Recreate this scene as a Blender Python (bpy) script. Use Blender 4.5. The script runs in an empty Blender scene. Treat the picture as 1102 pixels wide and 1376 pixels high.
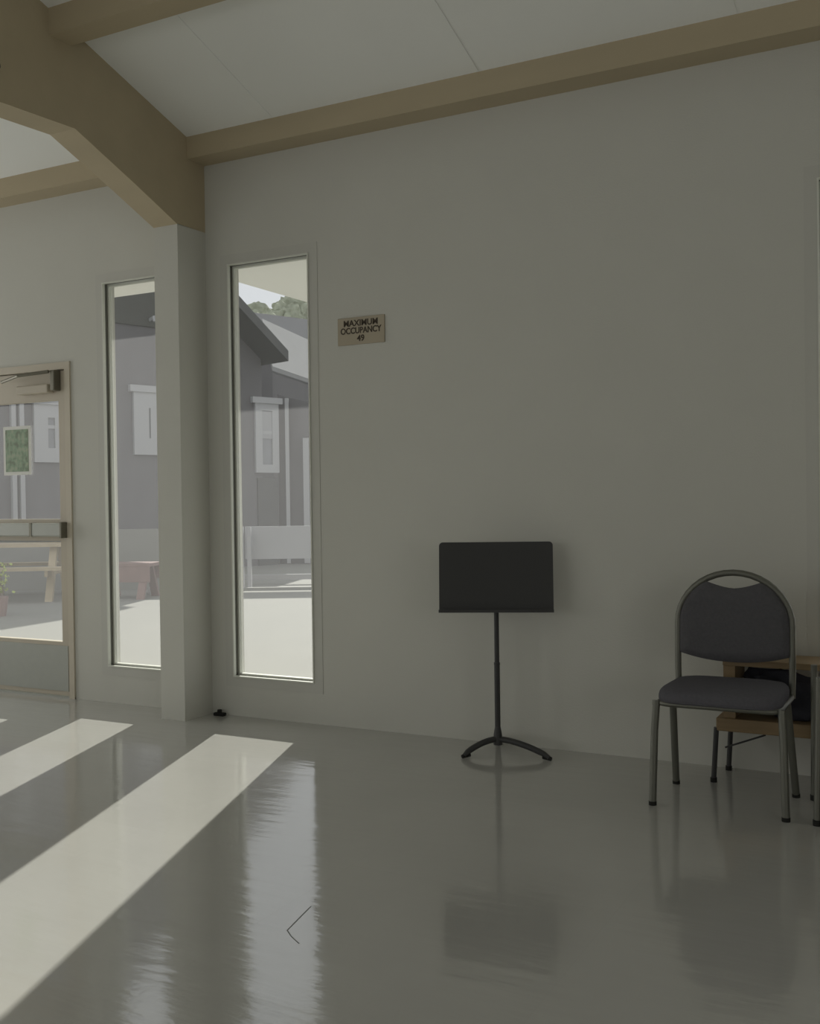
import bpy, bmesh, math, random
from mathutils import Vector, Matrix
random.seed(4)
S = bpy.context.scene
COL = S.collection

# ------------------------------------------------------------------ camera
F, W, H = 1400.0, 1102.0, 1376.0
YAW, PITCH, ROLL, D, CH = 0.48684, -0.01138, -0.01369, 4.825, 1.23
fw = Vector((-math.sin(YAW)*math.cos(PITCH), math.cos(YAW)*math.cos(PITCH), math.sin(PITCH)))
rt = Vector((math.cos(YAW), math.sin(YAW), 0)); up = rt.cross(fw)
r2 = rt*math.cos(ROLL) + up*math.sin(ROLL); u2 = -rt*math.sin(ROLL) + up*math.cos(ROLL)
CAM = Vector((0, -D, CH))
cd = bpy.data.cameras.new('camera'); cam = bpy.data.objects.new('camera', cd); COL.objects.link(cam)
cd.sensor_fit = 'HORIZONTAL'; cd.sensor_width = 36; cd.lens = 36*F/W; cd.clip_end = 400; cd.clip_start = .05
cam.matrix_world = Matrix(((r2.x, u2.x, -fw.x, CAM.x), (r2.y, u2.y, -fw.y, CAM.y), (r2.z, u2.z, -fw.z, CAM.z), (0, 0, 0, 1)))
S.camera = cam

# ------------------------------------------------------------------ light
S.view_settings.view_transform = 'Standard'; S.view_settings.look = 'None'
S.view_settings.gamma = 1; S.view_settings.exposure = 0.0
wd = bpy.data.worlds.new('world'); S.world = wd; wd.use_nodes = True
bg = wd.node_tree.nodes['Background']; bg.inputs[0].default_value = (.93, .96, 1.0, 1); bg.inputs[1].default_value = .84
sun = bpy.data.lights.new('sun', 'SUN'); sun.energy = 7.2; sun.angle = math.radians(.5); sun.color = (1, .975, .9)
so = bpy.data.objects.new('sun', sun); COL.objects.link(so)
sd = Vector((-.342, .94, .52)).normalized()
so.rotation_euler = sd.to_track_quat('Z', 'Y').to_euler(); so.location = (-8, 20, 12)
def area(name, loc, aim, sx, sy, e, col=(1, 1, 1)):
    l = bpy.data.lights.new(name, 'AREA'); l.shape = 'RECTANGLE'; l.size = sx; l.size_y = sy; l.energy = e; l.color = col
    o = bpy.data.objects.new(name, l); COL.objects.link(o); o.location = loc
    o.rotation_euler = Vector(aim).normalized().to_track_quat('-Z', 'Z').to_euler(); return o
# fill lamps added in unseen openings cut for light in side and rear walls
RWX = 3.62
LOPEN = [(-6.9, -5.7), (-2.6, -.5)]            # y ranges of the openings in the side wall
for a, b in LOPEN:
    area('side_opening_fill', (-9.02, (a+b)/2, 1.6), (1, 0, 0), b-a, 2.2, 20*(b-a), (1, .985, .95))
ROPEN = [(-8.6, -6.9), (-6.3, -4.6)]
for a, b in ROPEN:
    area('side_opening_fill', (RWX, (a+b)/2, 1.6), (-1, 0, 0), b-a, 2.2, 10*(b-a), (1, .975, .93))
BOPEN = [(-8.5, -6.1), (-5.4, -3.0)]
for a, b in BOPEN:
    area('rear_opening_fill', ((a+b)/2, -9.52, 1.6), (0, 1, 0), b-a, 2.2, 5*(b-a), (1, .985, .95))

# ------------------------------------------------------------------ helpers
class MB:
    def __init__(s): s.bm = bmesh.new()
    def box(s, x0, x1, y0, y1, z0, z1, bev=0):
        b = bmesh.new(); bmesh.ops.create_cube(b, size=1)
        for v in b.verts: v.co = Vector(((x0+x1)/2+v.co.x*(x1-x0), (y0+y1)/2+v.co.y*(y1-y0), (z0+z1)/2+v.co.z*(z1-z0)))
        if bev: bmesh.ops.bevel(b, geom=b.edges[:], offset=bev, segments=2, affect='EDGES', profile=.5)
        return s.merge(b)
    def merge(s, b, M=None):
        if M: bmesh.ops.transform(b, matrix=M, verts=b.verts)
        t = bpy.data.meshes.new('t'); b.to_mesh(t); b.free(); s.bm.from_mesh(t); bpy.data.meshes.remove(t); return s
    def ring(s, x0, x1, z0, z1, w, y0, y1):       # rectangular frame in the XZ plane, w inwards
        s.box(x0, x0+w, y0, y1, z0, z1); s.box(x1-w, x1, y0, y1, z0, z1)
        s.box(x0+w, x1-w, y0, y1, z0, z0+w); s.box(x0+w, x1-w, y0, y1, z1-w, z1); return s
    def prism(s, pts, ax, a, b):                   # polygon extruded along axis ax from a to b
        def P(p, t):
            return {'x': (t, p[0], p[1]), 'y': (p[0], t, p[1]), 'z': (p[0], p[1], t)}[ax]
        A = [s.bm.verts.new(P(p, a)) for p in pts]; B = [s.bm.verts.new(P(p, b)) for p in pts]
        n = len(pts); s.bm.faces.new(A); s.bm.faces.new(B[::-1])
        for i in range(n): s.bm.faces.new((A[i], B[i], B[(i+1) % n], A[(i+1) % n]))
        return s
    def slab(s, quad, off):                        # quad of points given thickness off (vector)
        off = Vector(off); A = [s.bm.verts.new(Vector(p)) for p in quad]; B = [s.bm.verts.new(Vector(p)+off) for p in quad]
        n = len(quad); s.bm.faces.new(A); s.bm.faces.new(B[::-1])
        for i in range(n): s.bm.faces.new((A[i], B[i], B[(i+1) % n], A[(i+1) % n]))
        return s
    def tube(s, path, r, seg=12, cap=True, closed=False):
        path = [Vector(p) for p in path]; n = len(path); rs = r if isinstance(r, (list, tuple)) else [r]*n
        rings = []; prev = None
        for i, p in enumerate(path):
            if closed: t = path[(i+1) % n]-path[i-1]
            else: t = path[min(i+1, n-1)]-path[max(i-1, 0)]
            t.normalize()
            if prev is None:
                a = Vector((0, 0, 1)) if abs(t.z) < .9 else Vector((1, 0, 0)); nn = t.cross(a).normalized()
            else: nn = (prev-t*prev.dot(t)).normalized()
            prev = nn; bb = t.cross(nn)
            rings.append([s.bm.verts.new(p+rs[i]*(nn*math.cos(2*math.pi*k/seg)+bb*math.sin(2*math.pi*k/seg))) for k in range(seg)])
        for i in range(n if closed else n-1):
            A, B = rings[i], rings[(i+1) % n]
            for k in range(seg): s.bm.faces.new((A[k], A[(k+1) % seg], B[(k+1) % seg], B[k]))
        if cap and not closed: s.bm.faces.new(rings[0][::-1]); s.bm.faces.new(rings[-1])
        return s
    def build(s, name, mat, parent=None, smooth=False, loc=None):
        bmesh.ops.recalc_face_normals(s.bm, faces=s.bm.faces)
        me = bpy.data.meshes.new(name); s.bm.to_mesh(me); s.bm.free()
        me.materials.append(mat); o = bpy.data.objects.new(name, me); COL.objects.link(o)
        if parent: o.parent = parent
        if smooth:
            for p in me.polygons: p.use_smooth = True
            try:
                me.set_sharp_from_angle(angle=math.radians(40))
            except Exception: pass
        return o
def structure(o): o['kind'] = 'structure'; return o
def tag(o, label, cat, group=None):
    o['label'] = label; o['category'] = cat
    if group: o['group'] = group
    return o
def thing(name, loc, label=None, cat=None, rz=0, group=None, kind=None):
    o = bpy.data.objects.new(name, None); COL.objects.link(o); o.location = loc; o.rotation_euler = (0, 0, rz); o.empty_display_size = .1
    if label: tag(o, label, cat, group)
    if kind: o['kind'] = kind
    return o
def at(px, py, depth):
    return CAM + depth*(fw + r2*((px-551)/F) + u2*((688-py)/F))

def mat(name, col, rough=.6, spec=.4, metal=0, noise=0, nscale=8, bump=0, bscale=60, stretch=(1, 1, 1)):
    m = bpy.data.materials.new(name); m.use_nodes = True; nt = m.node_tree; b = nt.nodes['Principled BSDF']
    b.inputs['Base Color'].default_value = (*col, 1); b.inputs['Roughness'].default_value = rough
    b.inputs['Specular IOR Level'].default_value = spec; b.inputs['Metallic'].default_value = metal
    tc = nt.nodes.new('ShaderNodeTexCoord'); mp = nt.nodes.new('ShaderNodeMapping'); nt.links.new(tc.outputs['Object'], mp.inputs[0]); mp.inputs['Scale'].default_value = stretch
    if noise:
        n = nt.nodes.new('ShaderNodeTexNoise'); n.inputs['Scale'].default_value = nscale; n.inputs['Detail'].default_value = 5
        nt.links.new(mp.outputs[0], n.inputs[0])
        mx = nt.nodes.new('ShaderNodeMix'); mx.data_type = 'RGBA'; nt.links.new(n.outputs[0], mx.inputs[0])
        mx.inputs[6].default_value = (*[c*(1-noise) for c in col], 1); mx.inputs[7].default_value = (*[min(1, c*(1+noise)) for c in col], 1)
        nt.links.new(mx.outputs[2], b.inputs['Base Color'])
    if bump:
        n2 = nt.nodes.new('ShaderNodeTexNoise'); n2.inputs['Scale'].default_value = bscale; nt.links.new(mp.outputs[0], n2.inputs[0])
        bp = nt.nodes.new('ShaderNodeBump'); bp.inputs['Strength'].default_value = bump; bp.inputs['Distance'].default_value = .005
        nt.links.new(n2.outputs[0], bp.inputs['Height']); nt.links.new(bp.outputs[0], b.inputs['Normal'])
    return m

M = {}
M['wall'] = mat('painted plaster', (.56, .555, .50), .75, .25, noise=.03, nscale=3, bump=.15, bscale=120)
M['ceiling'] = mat('ceiling board', (.83, .84, .80), .85, .2, noise=.03, nscale=2, bump=.1, bscale=90)
M['timber'] = mat('tan painted timber', (.46, .39, .265), .6, .3, noise=.10, nscale=5, bump=.2, bscale=40, stretch=(.3, 1, 1))
M['wframe'] = mat('white window frame', (.66, .67, .60), .45)
M['seal'] = mat('dark window seal', (.12, .12, .10), .5)
M['casing'] = mat('window casing paint', (.53, .525, .475), .6, .3)
M['doorpaint'] = mat('beige door paint', (.50, .45, .36), .5, .4, noise=.03)
M['doorframe'] = mat('beige door frame paint', (.53, .48, .385), .5, .4, noise=.03)
M['alu'] = mat('brushed aluminium', (.40, .41, .37), .5, .4, .2, noise=.05, nscale=20)
M['closer'] = mat('dull bronze metal', (.20, .19, .15), .4, .5, .6)
M['black'] = mat('black powder coat', (.045, .045, .044), .5, .35, bump=.1, bscale=400)
M['rubber'] = mat('black rubber', (.02, .02, .018), .8, .2)
M['tube'] = mat('grey chromed tube', (.155, .155, .13), .45, .5, .6)
M['fabric'] = mat('charcoal upholstery', (.105, .102, .108), .95, .1, noise=.18, nscale=90, bump=.5, bscale=500)
M['fabric2'] = mat('grey seat upholstery', (.115, .112, .124), .95, .1, noise=.18, nscale=90, bump=.5, bscale=500)
M['wood'] = mat('honey wood', (.27, .19, .10), .5, .35, noise=.25, nscale=9, stretch=(.4, 6, 6))
M['cloth'] = mat('dark grey cloth', (.05, .05, .06), .95, .1, noise=.3, nscale=14)
M['sign'] = mat('tan sign plate', (.40, .35, .26), .55, .3)
M['ink'] = mat('dark sign lettering', (.07, .055, .04), .6, .2)
M['paper'] = mat('white paper', (.75, .75, .70), .8, .2)
M['concrete'] = mat('outdoor concrete', (.25, .25, .228), .9, .1, noise=.05, nscale=1.2)
M['soffit'] = mat('white soffit', (.88, .88, .86), .8, .2)
M['siding'] = mat('grey timber siding', (.155, .15, .156), .85, .15, noise=.16, nscale=4, stretch=(1, 1, .25))
M['upsiding'] = mat('dark timber siding', (.115, .115, .108), .85, .15, noise=.12, nscale=4)
M['roofdark'] = mat('dark roof boards', (.12, .12, .12), .9, .1, noise=.2, nscale=4)
M['roofgrey'] = mat('grey shingles', (.19, .19, .195), 1, 0, noise=.2, nscale=5)
M['rooflight'] = mat('light metal roofing', (.30, .30, .30), 1, 0, noise=.08, nscale=3)
M['trimw'] = mat('weathered white trim', (.40, .40, .41), .7, .2)
M['pane'] = mat('dull window pane', (.23, .235, .25), .3, .5, noise=.3, nscale=2.5)
M['beige'] = mat('beige board wall', (.27, .27, .25), .85, .15, noise=.08, nscale=3)
M['rail'] = mat('pale board rail', (.35, .35, .36), .8, .15, noise=.05, nscale=2)
M['benchwood'] = mat('weathered pine', (.43, .36, .25), .8, .15, noise=.2, nscale=6)
M['redwood'] = mat('reddish timber', (.27, .19, .175), .8, .15, noise=.2, nscale=6)
M['bark'] = mat('bark', (.15, .13, .11), .9)
M['leaf'] = mat('pale green foliage', (.34, .36, .27), .9, .1, noise=.5, nscale=1.5)
M['leaf2'] = mat('yellow green foliage', (.34, .40, .12), .9, .1, noise=.4, nscale=6)

def floor_mat():
    m = bpy.data.materials.new('polished vinyl tile'); m.use_nodes = True; nt = m.node_tree; N = nt.nodes; L = nt.links; b = N['Principled BSDF']
    g = N.new('ShaderNodeNewGeometry'); br = N.new('ShaderNodeTexBrick'); L.new(g.outputs['Position'], br.inputs['Vector'])
    br.offset = 0; br.inputs['Scale'].default_value = 1; br.inputs['Brick Width'].default_value = .915; br.inputs['Row Height'].default_value = .915; br.inputs['Mortar Size'].default_value = .0022
    br.inputs['Color1'].default_value = (.46, .455, .425, 1); br.inputs['Color2'].default_value = (.47, .465, .435, 1); br.inputs['Mortar'].default_value = (.46, .455, .425, 1)
    n = N.new('ShaderNodeTexNoise'); n.inputs['Scale'].default_value = 2.2; n.inputs['Detail'].default_value = 7; L.new(g.outputs['Position'], n.inputs['Vector'])
    mr = N.new('ShaderNodeMapRange'); mr.inputs[3].default_value = .93; mr.inputs[4].default_value = 1.07; L.new(n.outputs[0], mr.inputs[0])
    mx = N.new('ShaderNodeMix'); mx.data_type = 'RGBA'; mx.blend_type = 'MULTIPLY'; mx.inputs[0].default_value = 1
    L.new(br.outputs['Color'], mx.inputs[6]); L.new(mr.outputs[0], mx.inputs[7]); L.new(mx.outputs[2], b.inputs['Base Color'])
    # gentle unevenness of the sheet: long ripples along the wall plus fine trowel texture
    mp = N.new('ShaderNodeMapping'); mp.inputs['Scale'].default_value = (2.0, 9, 1); mp.inputs['Rotation'].default_value = (0, 0, math.radians(20)); L.new(g.outputs['Position'], mp.inputs[0])
    n2 = N.new('ShaderNodeTexNoise'); n2.inputs['Scale'].default_value = 1.6; n2.inputs['Detail'].default_value = 4; L.new(mp.outputs[0], n2.inputs['Vector'])
    n3 = N.new('ShaderNodeTexNoise'); n3.inputs['Scale'].default_value = 45; L.new(g.outputs['Position'], n3.inputs['Vector'])
    b1 = N.new('ShaderNodeBump'); b1.inputs['Strength'].default_value = .35; b1.inputs['Distance'].default_value = .004; L.new(n2.outputs[0], b1.inputs['Height'])
    b2 = N.new('ShaderNodeBump'); b2.inputs['Strength'].default_value = .08; b2.inputs['Distance'].default_value = .001; L.new(n3.outputs[0], b2.inputs['Height']); L.new(b1.outputs[0], b2.inputs['Normal'])
    b3 = N.new('ShaderNodeBump'); b3.inputs['Strength'].default_value = .1; b3.inputs['Distance'].default_value = .001; b3.invert = True; L.new(br.outputs['Fac'], b3.inputs['Height']); L.new(b2.outputs[0], b3.inputs['Normal'])
    L.new(b3.outputs[0], b.inputs['Normal'])
    b.inputs['Roughness'].default_value = .10; b.inputs['Specular IOR Level'].default_value = .5; b.inputs['IOR'].default_value = 2.3
    return m
M['floor'] = floor_mat()
def glass_mat():
    m = bpy.data.materials.new('window glass'); m.use_nodes = True; nt = m.node_tree; N = nt.nodes; L = nt.links; N.remove(N['Principled BSDF'])
    t = N.new('ShaderNodeBsdfTransparent'); t.inputs[0].default_value = (.97, .975, .97, 1); g = N.new('ShaderNodeBsdfGlossy'); g.inputs['Roughness'].default_value = .02
    fr = N.new('ShaderNodeFresnel'); ge = N.new('ShaderNodeNewGeometry'); mm = N.new('ShaderNodeMapRange'); mm.inputs[3].default_value = 1.45; mm.inputs[4].default_value = 1/1.45; L.new(ge.outputs['Backfacing'], mm.inputs[0]); L.new(mm.outputs[0], fr.inputs[0])
    mx = N.new('ShaderNodeMixShader'); L.new(fr.outputs[0], mx.inputs[0]); L.new(t.outputs[0], mx.inputs[1]); L.new(g.outputs[0], mx.inputs[2])
    # a thin film of dust
    d = N.new('ShaderNodeBsdfTranslucent'); d.inputs[0].default_value = (.8, .8, .82, 1); m2 = N.new('ShaderNodeMixShader'); m2.inputs[0].default_value = .035
    L.new(mx.outputs[0], m2.inputs[1]); L.new(d.outputs[0], m2.inputs[2]); L.new(m2.outputs[0], N['Material Output'].inputs[0]); return m
M['glass'] = glass_mat()

# ------------------------------------------------------------------ room shell
RX0, RX1, RY0 = -9.0, 3.6, -9.5
SL = .315; CZ0 = 3.262                         # ceiling: z = CZ0 + SL*(-y) up to the ridge
RIDGE = -4.75
def cz(y): return CZ0 + SL*(-y) if y > RIDGE else CZ0 + SL*(-RIDGE) - SL*(RIDGE-y)
structure(MB().box(RX0-.15, RX1+.15, RY0-.15, .12, -.12, 0).build('floor', M['floor']))
ck = MB(); cp = [(-1.755, -2.188), (-1.739, -2.268), (-1.719, -2.366), (-1.686, -2.395), (-1.638, -2.426)]
for i in range(4):
    p, q = Vector((*cp[i], 0)), Vector((*cp[i+1], 0)); n = (q-p).cross(Vector((0, 0, 1))).normalized()*.0016
    ck.slab([p-n, p+n, q+n, q-n], (0, 0, .0006))
structure(ck.build('floor_crack', mat('dirt in the crack', (.20, .20, .19), .5)))
c = MB()
c.prism([(.15, cz(.15)), (RIDGE, cz(RIDGE)), (RY0-.15, cz(RY0)-.03), (RY0-.15, cz(RY0)+.09), (RIDGE, cz(RIDGE)+.12), (.15, cz(.15)+.12)], 'x', RX0-.15, RX1+.15)
structure(c.build('ceiling', M['ceiling']))
# board joints of the ceiling: thin cover strips running down the slope
WT = .10
SILL, HEAD = .225, 2.597
WINS = [(-4.682, -4.235), (-3.717, -3.163), (-.542, .012)]
DX0, DX1, DH = -6.02, -4.965, 2.135              # door opening
holes = [(DX0, DX1, 0, DH)] + [(a, b, SILL, HEAD) for a, b in WINS] + [(1.2, 1.75, SILL, HEAD)]
holes.sort()
w = MB(); x = RX0-.15; top = cz(.15)+.05
for a, b, s, h in holes:
    w.box(x, a, 0, WT, 0, top)
    if s > 0: w.box(a, b, 0, WT, 0, s)
    w.box(a, b, 0, WT, h, top); x = b
w.box(x, RX1+.15, 0, WT, 0, top)
structure(w.build('wall_front', M['wall']))
def side_wall(name, x, openings, sgn):
    w = MB(); y = RY0
    for a, b in openings:
        w.box(min(x, x+sgn*.15), max(x, x+sgn*.15), y, a, 0, 2.7)
        w.box(min(x, x+sgn*.15), max(x, x+sgn*.15), a, b, 0, .5); y = b
    w.box(min(x, x+sgn*.15), max(x, x+sgn*.15), y, 0, 0, 2.7)
    w.prism([(0, 2.7), (0, cz(0)), (RIDGE, cz(RIDGE)), (RY0, cz(RY0)), (RY0, 2.7)], 'x', x, x+sgn*.15)
    structure(w.build(name, M['wall']))
side_wall('wall_left', RX0, LOPEN, -1)
side_wall('wall_right', RX1, ROPEN, 1)
w = MB(); x = RX0-.15
for a, b in BOPEN:
    w.box(x, a, RY0-.15, RY0, 0, 2.7); w.box(a, b, RY0-.15, RY0, 0, .5); x = b
w.box(x, RX1+.15, RY0-.15, RY0, 0, 2.7); w.box(RX0-.15, RX1+.15, RY0-.15, RY0, 2.7, cz(RY0)+.03)
structure(w.build('wall_back', M['wall']))

# windows of the front wall
wn = 0
for a, b in WINS + [(1.2, 1.75)]:
    wn += 1
    t = thing('window_%d' % wn, (0, 0, 0), kind='structure')
    MB().ring(a-.055, b+.055, SILL-.055, HEAD+.055, .055, -.003, 0).build('casing', M['casing'], t)
    MB().ring(a, b, SILL, HEAD, .007, -.010, .010).build('bead', M['wframe'], t)
    MB().ring(a, b, SILL, HEAD, .005, .010, .034).build('seal', M['seal'], t)
    MB().ring(a, b, SILL, HEAD, .016, .034, .066).build('window_frame', M['wframe'], t)
    MB().box(a+.016, b-.016, .048, .053, SILL+.016, HEAD-.016).build('pane', M['glass'], t)

# ------------------------------------------------------------------ door
t = thing('door_1', (0, 0, 0), kind='structure')
MB().box(DX1-.045, DX1, -.012, WT, 0, DH).box(DX0, DX0+.045, -.012, WT, 0, DH).box(DX0+.045, DX1-.045, -.012, WT, DH-.045, DH).build('door_frame', M['doorframe'], t)
LX0, LX1 = DX0+.048, DX1-.048
leaf = MB(); y0, y1 = .01, .055
GX0, GX1 = LX0+.09, -5.085
for x0, x1, z0, z1 in [(LX0, GX0, .012, DH-.05), (GX1, LX1, .012, DH-.05), (GX0, GX1, .012, .355), (GX0, GX1, 1.0, 1.14), (GX0, GX1, 1.90, DH-.05)]:
    leaf.box(x0, x1, y0, y1, z0, z1)
leaf.build('door_leaf', M['doorpaint'], t)
MB().box(LX0+.03, LX1-.02, .004, .010, .04, .33).build('kick_plate', M['alu'], t)
MB().box(GX0-.01, GX1+.01, .03, .036, .345, 1.01).build('pane', M['glass'], t)
MB().box(GX0-.01, GX1+.01, .03, .036, 1.13, 1.91).build('pane', M['glass'], t)
pb = MB().box(LX0+.06, LX1-.005, -.055, -.015, 1.03, 1.115, .008).build('push_bar', M['alu'], t)
MB().box(LX1-.012, LX1+.006, -.062, .01, 1.02, 1.122, .004).build('end_cap', M['closer'], pb)
MB().box(-5.295, -5.275, -.058, -.012, 1.028, 1.117).build('end_cap', M['closer'], pb)
cl = MB().box(-5.40, -5.12, -.05, .01, 1.945, 2.0, .008).build('door_closer', M['doorpaint'], t)
MB().box(-5.095, -5.062, -.05, .01, 1.955, 2.085, .006).tube([(-5.10, -.055, 2.075), (-5.30, -.12, 2.055), (-5.52, -.055, 2.035)], .011, 8).build('closer_arm', M['closer'], cl)
MB().box(DX0, DX1, -.01, WT, 0, .012).build('threshold', M['alu'], t)

# poster on the door glass
def poster_mat():
    m = bpy.data.materials.new('green poster print'); m.use_nodes = True; nt = m.node_tree; N = nt.nodes; L = nt.links; b = N['Principled BSDF']
    tc = N.new('ShaderNodeTexCoord'); n = N.new('ShaderNodeTexNoise'); n.inputs['Scale'].default_value = 7; n.inputs['Detail'].default_value = 3
    L.new(tc.outputs['Generated'], n.inputs[0]); r = N.new('ShaderNodeValToRGB'); L.new(n.outputs[0], r.inputs[0])
    e = r.color_ramp.elements; e[0].position = .35; e[0].color = (.13, .16, .09, 1); e[1].position = .65; e[1].color = (.30, .34, .22, 1)
    x = e.new(.5); x.color = (.20, .30, .18, 1); L.new(r.outputs[0], b.inputs['Base Color']); b.inputs['Roughness'].default_value = .5; return m
p = thing('poster', (-5.48, .022, 1.59), 'small green poster with a white border taped to the upper glass of the door', 'poster')
MB().box(-.125, .125, 0, .003, -.16, .16).build('border', M['paper'], p)
MB().box(-.105, .105, -.002, 0, -.138, .138).build('print', poster_mat(), p)

# ------------------------------------------------------------------ column, rafter, purlins
CX0, CX1 = -4.049, -3.877
structure(MB().box(CX0, CX1, -.245, 0, 0, 2.80).build('trim_1', M['wall']))
def rafter(x0, x1, name, label):
    m = MB()
    m.prism([(0, 2.80), (-.245, 2.797), (-.57, 2.93), (-1.0, 3.097), (-1.9, 3.06), (-4.75, 4.1), (RIDGE, cz(RIDGE)-.0), (0, cz(0)), (0, 3.16)], 'x', x0, x1)
    o = m.build(name, M['timber']); tag(o, label, 'beam'); return o
rf = rafter(CX0, CX1, 'roof_rafter', 'deep tan rafter climbing from the column across the top left corner')
MB().tube([(CX1-.002, -1.47, 3.24), (CX1+.006, -1.47, 3.24)], .016, 10).build('bolt', M['seal'], rf)
def purlin(y0, y1, z0, z1, x0, x1, label):
    o = MB().box(x0, x1, y0, y1, z0, z1).build('roof_purlin', M['timber']); tag(o, label, 'beam', 'roof purlins along the wall'); return o
purlin(-.153, 0, 3.186, cz(-.153)+.0, CX1, RX1, 'long tan purlin along the top of the wall, right of the rafter')
purlin(-.153, 0, 3.186, cz(-.153)+.0, RX0, CX0, 'tan purlin above the door wall, left of the rafter')
purlin(-1.16, -1.02, 3.497, cz(-1.16)+.0, CX1, RX1, 'short stretch of tan purlin high up at the top left, crossing the ceiling')
purlin(-1.16, -1.02, 3.497, cz(-1.16)+.0, RX0, CX0, 'tan purlin left of the rafter, high under the ceiling')
# ceiling board joints
k = 0
for x in [-3.3, -2.08, -.86, .36, 1.58]:
    k += 1
    ys = [-.16, -1.02], [-1.16, -3.2]
    m = MB()
    for a, b in ys: m.slab([(x, a, cz(a)), (x+.02, a, cz(a)), (x+.02, b, cz(b)), (x, b, cz(b))], (0, 0, -.003))
    structure(m.build('trim_%d' % (k+1), M['ceiling']))

# ------------------------------------------------------------------ wall sign
sg = thing('wall_sign', (-2.833, 0, 2.142), 'small tan sign with three lines of dark lettering on the bare wall', 'sign')
MB().box(-.145, .145, -.008, 0, -.073, .073, .002).build('plate', M['sign'], sg)
def text(body, size, loc, parent, m, rot=(math.pi/2, 0, 0), sx=1):
    cu = bpy.data.curves.new('t', 'FONT'); cu.body = body; cu.size = size; cu.align_x = 'CENTER'; cu.align_y = 'CENTER'; cu.extrude = .0008; cu.offset = size*.02
    o = bpy.data.objects.new('t', cu); COL.objects.link(o); bpy.context.view_layer.update()
    me = bpy.data.meshes.new_from_object(o.evaluated_get(bpy.context.evaluated_depsgraph_get())); bpy.data.objects.remove(o)
    me.materials.clear(); me.materials.append(m); q = bpy.data.objects.new('lettering', me); COL.objects.link(q); q.parent = parent; q.location = loc; q.rotation_euler = rot; q.scale = (sx, 1, 1); return q
text('MAXIMUM', .046, (0, -.009, .040), sg, M['ink'])
text('OCCUPANCY', .046, (0, -.009, 0), sg, M['ink'], sx=.88)
text('49', .046, (.0, -.009, -.042), sg, M['ink'])

# little door stop at the column foot
ds = MB(); ds.box(-3.83, -3.76, -.055, -.02, 0, .018, .004).tube([(-3.795, -.04, .01), (-3.795, -.04, .035)], .014, 10)
tag(ds.build('door_stop', M['rubber']), 'little black rubber stop on the floor at the foot of the column', 'door stop')

# ------------------------------------------------------------------ music stand
ms = thing('music_stand', (-1.985, -.2, 0), 'black music stand with a solid rectangular desk in front of the bare wall', 'music stand')
for ang in (-127, -5, 113):
    a = math.radians(ang); R = {-127: .185, -5: .27, 113: .19}[ang]
    pts = []
    for i in range(11):
        s = i/10; pts.append((math.cos(a)*(.012+s*(R-.012)), math.sin(a)*(.012+s*(R-.012)), .072*math.cos(s*1.35)**.9*1.0+.0))
    pts[-1] = (pts[-1][0], pts[-1][1], .012)
    lg = MB().tube(pts, [.0145]*9+[.013, .011], 10).build('leg', M['black'], ms, True)
    MB().tube([(pts[-1][0]-math.cos(a)*.03, pts[-1][1]-math.sin(a)*.03, .016), (pts[-1][0]+math.cos(a)*.012, pts[-1][1]+math.sin(a)*.012, .009)], [.012, .009], 10).build('rubber_foot', M['rubber'], lg, True)
MB().tube([(0, 0, .045), (0, 0, .095), (0, 0, .13), (0, 0, .14)], [.022, .020, .014, .011], 16).build('hub', M['black'], ms, True)
MB().tube([(0, 0, .1), (0, 0, .44)], .0138, 14).tube([(0, 0, .40), (0, 0, .80)], .0118, 14).tube([(0, 0, .43), (0, 0, .442)], .0150, 14).build('pole', M['black'], ms, True)
dw, dh = .272, .168
outl = []
for cx_, cz_, a0 in [(dw-.018, dh-.018, 0), (-dw+.018, dh-.018, 90)]:
    for i in range(6):
        a = math.radians(a0+i*18); outl.append((cx_+.018*math.cos(a), cz_+.018*math.sin(a)))
outl += [(-dw, -dh), (dw, -dh)]
dk = MB().prism(outl, 'y', -.0015, .0015)
dk.box(-dw, dw, -.040, -.0015, -dh-.002, -dh+.002).box(-dw, dw, -.042, -.040, -dh-.002, -dh+.012)
desk = dk.build('desk', M['black'], ms); TILT = math.radians(-7)
desk.location = (.015, -.035, .857); desk.rotation_euler = (TILT, 0, math.radians(22))
br = MB().tube([(0, .004, -.05), (0, .03, -.03), (0, .03, .0)], .012, 10).box(-.05, .05, .0015, .012, -.06, .02)
o = br.build('desk_bracket', M['black'], ms, True); o.location = desk.location; o.rotation_euler = desk.rotation_euler

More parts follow.
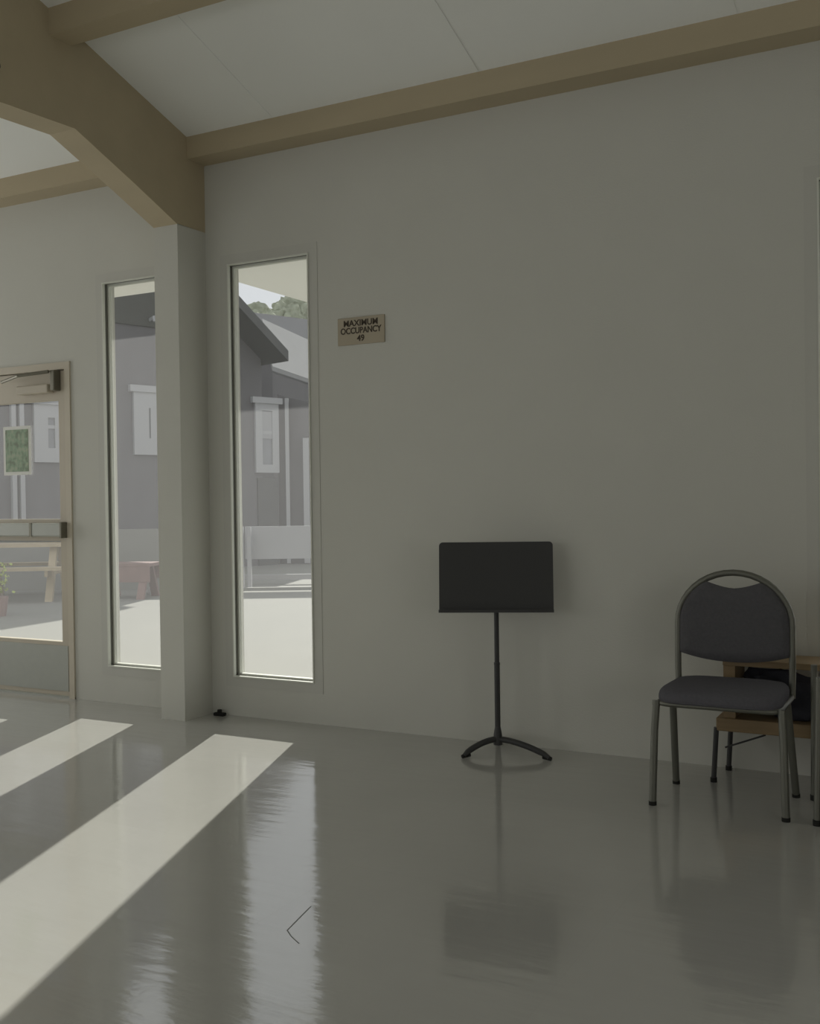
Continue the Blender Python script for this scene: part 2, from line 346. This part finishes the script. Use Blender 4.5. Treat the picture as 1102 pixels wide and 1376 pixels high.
# ------------------------------------------------------------------ banquet chair
def chair(name, loc, rz, label):
    t = thing(name, loc, label, 'chair', rz)
    # origin on the floor below the seat centre; front is -y
    fx, rx = .245, .243
    for s in (-1, 1):
        l = MB().tube([(s*(fx+.008), -.175, .012), (s*fx, -.165, .30), (s*(fx-.006), -.155, .405)], .0150, 12).build('leg', M['tube'], t, True)
        MB().tube([(s*(fx+.008), -.175, 0), (s*(fx+.008), -.175, .016)], .0160, 12).build('rubber_foot', M['rubber'], l, True)
        MB().tube([(s*(fx-.006), -.157, .398), (s*(fx-.006), -.155, .416)], .0165, 12).build('cap', M['tube'], l, True)
        l = MB().tube([(s*(rx), .172, .012), (s*(rx-.016), .06, .405)], .0150, 12).build('leg', M['tube'], t, True)
        MB().tube([(s*rx, .174, 0), (s*rx, .172, .016)], .0160, 12).build('rubber_foot', M['rubber'], l, True)
    # seat frame loop
    pts = []; hw, y0, y1, r = .232, -.175, .20, .05
    for cx_, cy_, a0 in [(hw-r, y1-r, 0), (-hw+r, y1-r, 90), (-hw+r, y0+r, 180), (hw-r, y0+r, 270)]:
        for i in range(6):
            a = math.radians(a0+i*18); pts.append((cx_+r*math.cos(a), cy_+r*math.sin(a), .408))
    MB().tube(pts, .011, 10, closed=True).build('seat_frame', M['tube'], t, True)
    # seat cushion: superellipse grid, domed
    m = MB(); nx = 28; rings = []
    prof = [(.94, .412), (.985, .416), (1.0, .426), (1.0, .442), (.985, .455), (.94, .466), (.80, .473), (.5, .477), (.2, .478)]
    for f, z in prof:
        ring = []
        for i in range(40):
            a = 2*math.pi*i/40; ca, sa = math.cos(a), math.sin(a); e = 2/5.5
            xx = math.copysign(abs(ca)**e, ca)*.243*f; yy = math.copysign(abs(sa)**e, sa)*.205*f+.005
            taper = 1-.06*((yy+.2)/.4)
            ring.append(m.bm.verts.new((xx*taper, yy, z-(.012 if yy < -.1 else 0)*max(0, (-yy-.1)/.1)*(1 if z > .43 else 0))))
        rings.append(ring)
    for A, B in zip(rings, rings[1:]):
        for i in range(40): m.bm.faces.new((A[i], A[(i+1) % 40], B[(i+1) % 40], B[i]))
    m.bm.faces.new(rings[0][::-1]); m.bm.faces.new(rings[-1])
    m.build('seat', M['fabric2'], t, True)
    # back frame arch
    hw = .232; zc = .69; R = .218; yb = lambda z: .185 + max(0, z-.45)*.02
    pts = [(-hw+.003, .185, .40), (-hw, .185, .50), (-hw, yb(.6), .62)]
    for i in range(21):
        a = math.pi-math.pi*i/20; z = zc+R*math.sin(a); pts.append((hw*math.cos(a), yb(z), z))
    pts += [(hw, yb(.6), .62), (hw, .185, .50), (hw-.003, .185, .40)]
    MB().tube(pts, .0135, 12).build('back_frame', M['tube'], t, True)
    # upholstered back: grid between lower curve and upper concave curve
    m = MB(); nu, nv = 25, 15; F_, B_ = [], []
    for i in range(nu):
        u = -1+2*i/(nu-1); x = u*(hw-.010)
        arch = zc+(R-.010)*math.sqrt(max(0, 1-min(1, abs(u)*.985)**2))
        dip = .842+.032*(abs(u)/.55)**1.6
        ztop = min(arch, dip) if abs(u) < .62 else arch
        zbot = .535+.032*abs(u)**2.2
        fr, bk = [], []
        for j in range(nv):
            v = j/(nv-1); z = zbot+(ztop-zbot)*v
            edge = min(1, min(1-abs(u), .5-abs(v-.5))*7); th = .010+.020*math.sqrt(max(0, 1-(1-edge)**2))
            fr.append(m.bm.verts.new((x, yb(z)-th-.001, z))); bk.append(m.bm.verts.new((x, yb(z)+th*.5, z)))
        F_.append(fr); B_.append(bk)
    for i in range(nu-1):
        for j in range(nv-1):
            m.bm.faces.new((F_[i][j], F_[i+1][j], F_[i+1][j+1], F_[i][j+1])); m.bm.faces.new((B_[i][j], B_[i][j+1], B_[i+1][j+1], B_[i+1][j]))
    for i in range(nu-1):
        m.bm.faces.new((F_[i][0], B_[i][0], B_[i+1][0], F_[i+1][0])); m.bm.faces.new((F_[i][-1], F_[i+1][-1], B_[i+1][-1], B_[i][-1]))
    for j in range(nv-1):
        m.bm.faces.new((F_[0][j], F_[0][j+1], B_[0][j+1], B_[0][j])); m.bm.faces.new((F_[-1][j], B_[-1][j], B_[-1][j+1], F_[-1][j+1]))
    m.build('backrest', M['fabric'], t, True)
    return t
chair('banquet_chair', (-.845, -.537, 0), math.radians(0), 'charcoal upholstered chair with a rounded grey metal back frame, right of the music stand')

# ------------------------------------------------------------------ low wooden table behind the chair
tb = thing('low_table', (-.95, -.27, 0), 'low wooden table with black legs and an open shelf, behind the chair', 'table')
TX = 1.25
MB().box(0.012, TX, .0, .235, .222, .278, .004).build('shelf', M['wood'], tb)
MB().box(.04, TX, .01, .24, .503, .53, .003).build('tabletop', M['wood'], tb)
for x in (.042, TX-.06):
    MB().box(x, x+.05, .012, .235, .278, .503, .002).build('side_post', M['wood'], tb)
for (x, y, xt) in [(.0, .0, .012), (.02, .225, .035), (TX, .0, TX-.02), (TX-.02, .225, TX-.03)]:
    l = MB().tube([(x, y, .012), (xt, y+.01 if y < .1 else y-.01, .235)], .011, 10).build('leg', M['black'], tb, True)
    MB().tube([(x, y, 0), (x, y, .02)], .014, 10).build('rubber_foot', M['rubber'], l, True)
MB().tube([(.03, .1, .13), (.20, .1, .20)], .004, 8).build('brace', M['black'], tb)
# dark jacket slumped on the shelf
m = MB(); b = bmesh.new(); bmesh.ops.create_icosphere(b, subdivisions=4, radius=1)
from mathutils import noise as NZ
for v in b.verts:
    c0 = v.co.copy(); n = NZ.noise(c0*2.2)*.28+NZ.noise(c0*5+Vector((3, 1, 2)))*.12
    c0 *= 1+n; xx = c0.x*.2; zz = c0.z*.11
    v.co = Vector((xx, c0.y*.085, min(.118, max(-.085, zz + (-.055*(xx/.2))))))
m.merge(b, Matrix.Translation((-.63, -.15, .366)))
tag(m.build('folded_jacket', M['cloth'], None, True), 'dark grey jacket slumped on the shelf of the low table', 'jacket')

# metal framed stool cut by the right edge
st = thing('metal_stool', (-.36, -.55, 0), 'black seated stool with grey metal tube legs at the right edge beside the chair', 'stool')
for (x, y, xt, yt) in [(-.172, .175, -.165, .15), (-.122, -.165, -.112, -.15), (.17, .17, .16, .15), (.2, -.16, .17, -.15)]:
    l = MB().tube([(x, y, .01), (xt, yt, .55)], .0125, 12).build('leg', M['tube'], st, True)
    MB().tube([(x, y, 0), (x, y, .022)], .015, 12).build('rubber_foot', M['rubber'], l, True)
MB().box(-.11, .19, -.16, .165, .545, .60, .015).build('seat', M['fabric'], st, True)
MB().box(-.14, .16, .14, .15, .15, .44, .003).build('back_panel', M['cloth'], st)

# ------------------------------------------------------------------ outside
structure(MB().box(-45, 25, WT, 70, -.14, -.02).build('ground', M['concrete']))
pr = MB().box(-14, -4.40, WT, .955, 2.75, 2.90).box(-4.40, 6, WT, 1.85, 2.75, 2.90)
structure(pr.build('porch_roof', M['soffit']))

# neighbouring house across the yard: gable wall running away to the right
fd = Vector((.304, .953, 0)); fn = Vector((.953, -.304, 0))
P1 = at(190, 680, 18.7); P1.z = 0
K = None
def facade_s(px):                              # distance along the gable wall where the sight line of column px meets it
    d = fw + r2*((px-551)/F); A = CAM
    # solve A + t d = P1 + s fd in plan
    det = d.x*(-fd.y) + d.y*fd.x
    bx, by = P1.x-A.x, P1.y-A.y
    t_ = (bx*(-fd.y) + by*fd.x)/det; q = A+d*t_
    return (q-P1).dot(fd), t_
def fz(px, py):
    s, t_ = facade_s(px); q = CAM + t_*(fw + r2*((px-551)/F) + u2*((688-py)/F)); return s, q.z
house = thing('house', (P1.x, P1.y, -.02), 'grey timber house with a steep gable roof across the yard', 'house', math.atan2(fd.y, fd.x))
# local axes: x along the gable wall (to the right), y away from us (-fn), z up
sR, zR = fz(354, 482); PIT = .8; sL = sR-13; mid = (sR+sL)/2; zP = zR+PIT*(sR-mid)
BAND = 4.44
wl = MB().prism([(sL, 0), (sR, 0), (sR, zR), (sR-(BAND-zR)/PIT, BAND), (sL+(BAND-zR)/PIT, BAND), (sL, zR)], 'y', 0, 7)
wl.build('wall', M['siding'], house)
MB().prism([(sL+(BAND-zR)/PIT, BAND), (sR-(BAND-zR)/PIT, BAND), (mid, zP)], 'y', -.03, 7).build('gable', M['upsiding'], house)
OV = .72; EX = .12
th = .20
MB().prism([(sR+EX, zR-EX*PIT), (mid, zP), (sL-EX, zR-EX*PIT), (sL-EX, zR-EX*PIT+th), (mid, zP+th*1.25), (sR+EX, zR-EX*PIT+th)], 'y', -OV, 7.4).build('roof', M['roofdark'], house)
def hwindow(px0, py0, px1, py1, sash=True, w=.10):
    s0, z0 = fz(px0, py1); s1, z1 = fz(px1, py0); z0 = fz((px0+px1)/2, py1)[1]; z1 = fz((px0+px1)/2, py0)[1]
    f = MB().ring(s0, s1, z0, z1, w, -.06, -.005)
    f.box(s0-.08, s1+.08, -.09, -.005, z1-.02, z1+.10)
    if sash: f.box(s0+w, s1-w, -.05, -.005, (z0+z1)/2-.03+.1, (z0+z1)/2+.03+.1)
    f = f.build('window_frame', M['trimw'], house)
    MB().box(s0+w, s1-w, -.03, -.004, z0+w, z1-w).build('pane', M['pane'], f); return s0, s1, z0, z1
hwindow(180, 525, 222, 610, False, .30)
hwindow(46, 541, 92, 620, True, .24)
hwindow(343, 540, 374, 634, True, .16)
s0, z0 = fz(350, 588); s1 = fz(368, 588)[0]; z1 = fz(359, 552)[1]
MB().box(s0, s1, -.045, -.02, z0, z1).build('blind', M['rail'], house)
s0 = fz(346, 690)[0]; s1 = fz(373, 690)[0]; z1 = fz(359, 641)[1]
MB().box(s0, s1, -.03, -.003, .0, z1).build('cellar_door', M['roofdark'], house)
s0 = fz(318, 600)[0]; s1 = fz(322, 600)[0]
MB().box(s0-.2, s1, -.05, -.003, 2.0, 3.2).build('shutter', M['trimw'], house)
for px in (18, 29):
    s0 = fz(px-3, 600)[0]; s1 = fz(px+3, 600)[0]
    MB().box(s0, s1, -.08, -.003, .0, 4.1).build('downpipe', M['trimw'], house)
s0, z0 = fz(205, 433); MB().tube([(s0, -.02, z0+.05), (s0, -.16, z0+.08), (s0, -.18, z0)], .035, 8).build('wall_lamp', M['trimw'], house)

# second house, light roof, further back to the right
def cpt(px, py, dep): return at(px, py, dep)
h2 = thing('house', (0, 0, 0), 'pale roofed house behind the timber house, seen through the taller window', 'house')
A = cpt(352, 428, 26); B = cpt(470, 482, 33); A2 = cpt(366, 492, 22.5); B2 = cpt(470, 528, 28)
MB().slab([A, B, B2, A2], (0, 0, -.15)).build('roof', M['rooflight'], h2)
bk = Vector((0, 1.6, 0))
MB().slab([Vector((A2.x, A2.y, -.02)), Vector((B2.x, B2.y, -.02)), B2+Vector((0, 0, -.1)), A2+Vector((0, 0, -.1))], (-.9, 3.0, 0)).build('wall', M['siding'], h2)
h3 = thing('house', (0, 0, 0), 'grey shingled roof rising behind the pale roof in the taller window', 'house')
A = cpt(325, 418, 38); B = cpt(500, 440, 42); A2 = cpt(330, 470, 33); B2 = cpt(500, 500, 36)
MB().slab([A, B, B2, A2], (0, 0, -.2)).build('roof', M['roofgrey'], h3)
MB().slab([Vector((A2.x, A2.y, -.02)), Vector((B2.x, B2.y, -.02)), B2+Vector((0, 0, -.1)), A2+Vector((0, 0, -.1))], (-1, 4.0, 0)).build('wall', M['siding'], h3)
# outbuilding right of the timber house (posts and pale boards at ground level)
o4 = thing('shed', (0, 0, 0), 'grey lean-to shed with pale boards right of the timber house', 'shed')
A = cpt(372, 500, 21); B = cpt(470, 560, 21)
gx = lambda p, z: Vector((p.x, p.y, z))
zt = 3.2
MB().slab([gx(A, -.02), gx(B, -.02), gx(B, 3.0), gx(A, 3.4)], (-.4, 1.2, 0)).build('wall', M['siding'], o4)
for px, z0, z1, wd_ in ((386, 0, 3.3, 5), (411, 0, 2.5, 8)):
    a = cpt(px-wd_/2, 600, 20.8); b_ = cpt(px+wd_/2, 600, 20.8)
    MB().slab([gx(a, z0), gx(b_, z0), gx(b_, z1), gx(a, z1)], (-.05, .08, 0)).build('post', M['trimw'], o4)

# trees on the skyline
def tree(px, dep, ztop, r, label):
    p = at(px, 600, dep); t = thing('tree', (p.x, p.y, -.02), label, 'tree', group='trees on the skyline')
    MB().tube([(0, 0, 0), (.1, 0, ztop*.5), (0, .1, ztop*.8)], [.3, .22, .1], 8).build('trunk', M['bark'], t)
    m = MB()
    for i in range(9):
        b = bmesh.new(); bmesh.ops.create_icosphere(b, subdivisions=4, radius=r*random.uniform(.35, .6))
        for v in b.verts: v.co *= 1+.35*NZ.noise(v.co*1.6+Vector((i, px, 0)))+.18*NZ.noise(v.co*5)
        m.merge(b, Matrix.Translation((random.uniform(-r, r)*.7, random.uniform(-r, r)*.7, ztop-r*.9+random.uniform(-r, r)*.45)))
    m.build('crown', M['leaf'], t)
for i, (px, dep, y_, r) in enumerate([(328, 58, 398, 2.1), (378, 76, 392, 3.0), (446, 56, 398, 1.9)]):
    zt = CH+(676-y_)/F*dep
    tree(px, dep, zt, r, ['skyline tree beside the steep gable roof, leftmost of the three', 'skyline tree above the grey shingled roof, middle of the three', 'skyline tree at the right side of the taller window'][i])

# low walls and yard furniture, seen through the glass
def vslab(px0, px1, dep, z0, z1, thick=.1):
    a = at(px0, 700, dep); b_ = at(px1, 700, dep); return [gx(a, z0), gx(b_, z0), gx(b_, z1), gx(a, z1)], Vector((-.467, .884, 0))*thick
q, o_ = vslab(-60, 312, 15.2, -.02, .86, .12)
lw = MB().slab(q, o_).build('low_wall', M['beige']); tag(lw, 'beige board wall at knee height running behind the yard benches', 'wall')
fc = thing('board_rail', (0, 0, 0), 'pale board rail on posts across the yard, seen in the taller window', 'fence')
q, o_ = vslab(329, 520, 15.2, .40, .875, .06); MB().slab(q, o_).build('board', M['rail'], fc)
for px in (324, 334):
    q, o_ = vslab(px-2.5, px+2.5, 15.0, -.02, .88, .07); MB().slab(q, o_).build('post', M['rail'], fc)
q, o_ = vslab(327, 520, 15.8, .05, .13, .06); MB().slab(q, o_).build('lower_rail', M['rail'], fc)
q, o_ = vslab(308, 540, 14.75, -.02, .02, .10); structure(MB().slab(q, o_).build('kerb', M['beige']))

def bench_set(name, px, dep, rz, L, woodm, label, cat, red=False):
    p = at(px, 700, dep); t = thing(name, (p.x, p.y, -.02), label, cat, rz)
    if red:
        MB().box(-L/2, L/2, -.2, .2, .42, .47, .005).build('seat', woodm, t)
        MB().box(-L/2, L/2, .17, .20, .25, .42).build('apron', woodm, t); MB().box(-L/2, L/2, -.20, -.17, .22, .42).build('apron', woodm, t)
        for x in (-L/2+.1, L/2-.1):
            for s in (-1, 1): MB().slab([(x-.05, s*.05, .42), (x+.05, s*.05, .42), (x+.05, s*.24, 0), (x-.05, s*.24, 0)], (0, .05*s, 0)).build('leg', woodm, t)
        return t
    m = MB()
    for k in range(5): m.box(-L/2, L/2, -.36+k*.146, -.36+k*.146+.135, .70, .74)
    m.build('tabletop', woodm, t)
    for s in (-1, 1): MB().box(-L/2, L/2, s*.62-.13, s*.62+.13, .41, .45).build('seat', woodm, t)
    for x in (-L/2+.3, L/2-.3):
        MB().box(x-.02, x+.02, -.72, .72, .33, .41).build('crossbar', woodm, t)
        for s in (-1, 1): MB().slab([(x-.045, s*.15, .70), (x-.045, s*.25, .70), (x-.045, s*.62, 0), (x-.045, s*.52, 0)], (.09, 0, 0)).build('leg', woodm, t)
    return t
bench_set('picnic_table', 30, 14.0, math.radians(35), 1.5, M['benchwood'], 'weathered pine picnic table seen through the lower glass of the door', 'table')
bench_set('yard_bench', 171, 13.9, math.radians(20), .75, M['redwood'], 'reddish wooden bench in the yard, seen in the narrow window', 'bench', True)
q = at(203, 797, 14.3)
rk = MB(); b = bmesh.new(); bmesh.ops.create_icosphere(b, subdivisions=3, radius=.06)
for v in b.verts: v.co *= 1+.25*NZ.noise(v.co*30); 
rk.merge(b, Matrix.Translation((q.x, q.y, .02)))
tag(rk.build('stone', M['trimw'], None, True), 'small pale stone lying on the yard behind the narrow window', 'stone')
p = at(-6, 790, 11.8); t = thing('potted_shrub', (p.x, p.y, -.02), 'yellow green shrub in a pot at the left edge of the door glass', 'plant')
MB().tube([(0, 0, 0), (0, 0, .22)], [.11, .14], 14).build('pot', M['redwood'], t)
m = MB()
for i in range(160):
    a = random.uniform(0, 6.28); r_ = random.uniform(.02, .17); z = random.uniform(.24, .6); c0 = Vector((r_*math.cos(a), r_*math.sin(a), z))
    d1 = Vector((random.uniform(-1, 1), random.uniform(-1, 1), random.uniform(-.2, 1))).normalized()*.05; d2 = d1.cross(Vector((random.random(), random.random(), .3))).normalized()*.018
    m.slab([c0, c0+d1*.5+d2, c0+d1, c0+d1*.5-d2], (0, 0, .001))
m.build('leaves', M['leaf2'], t)
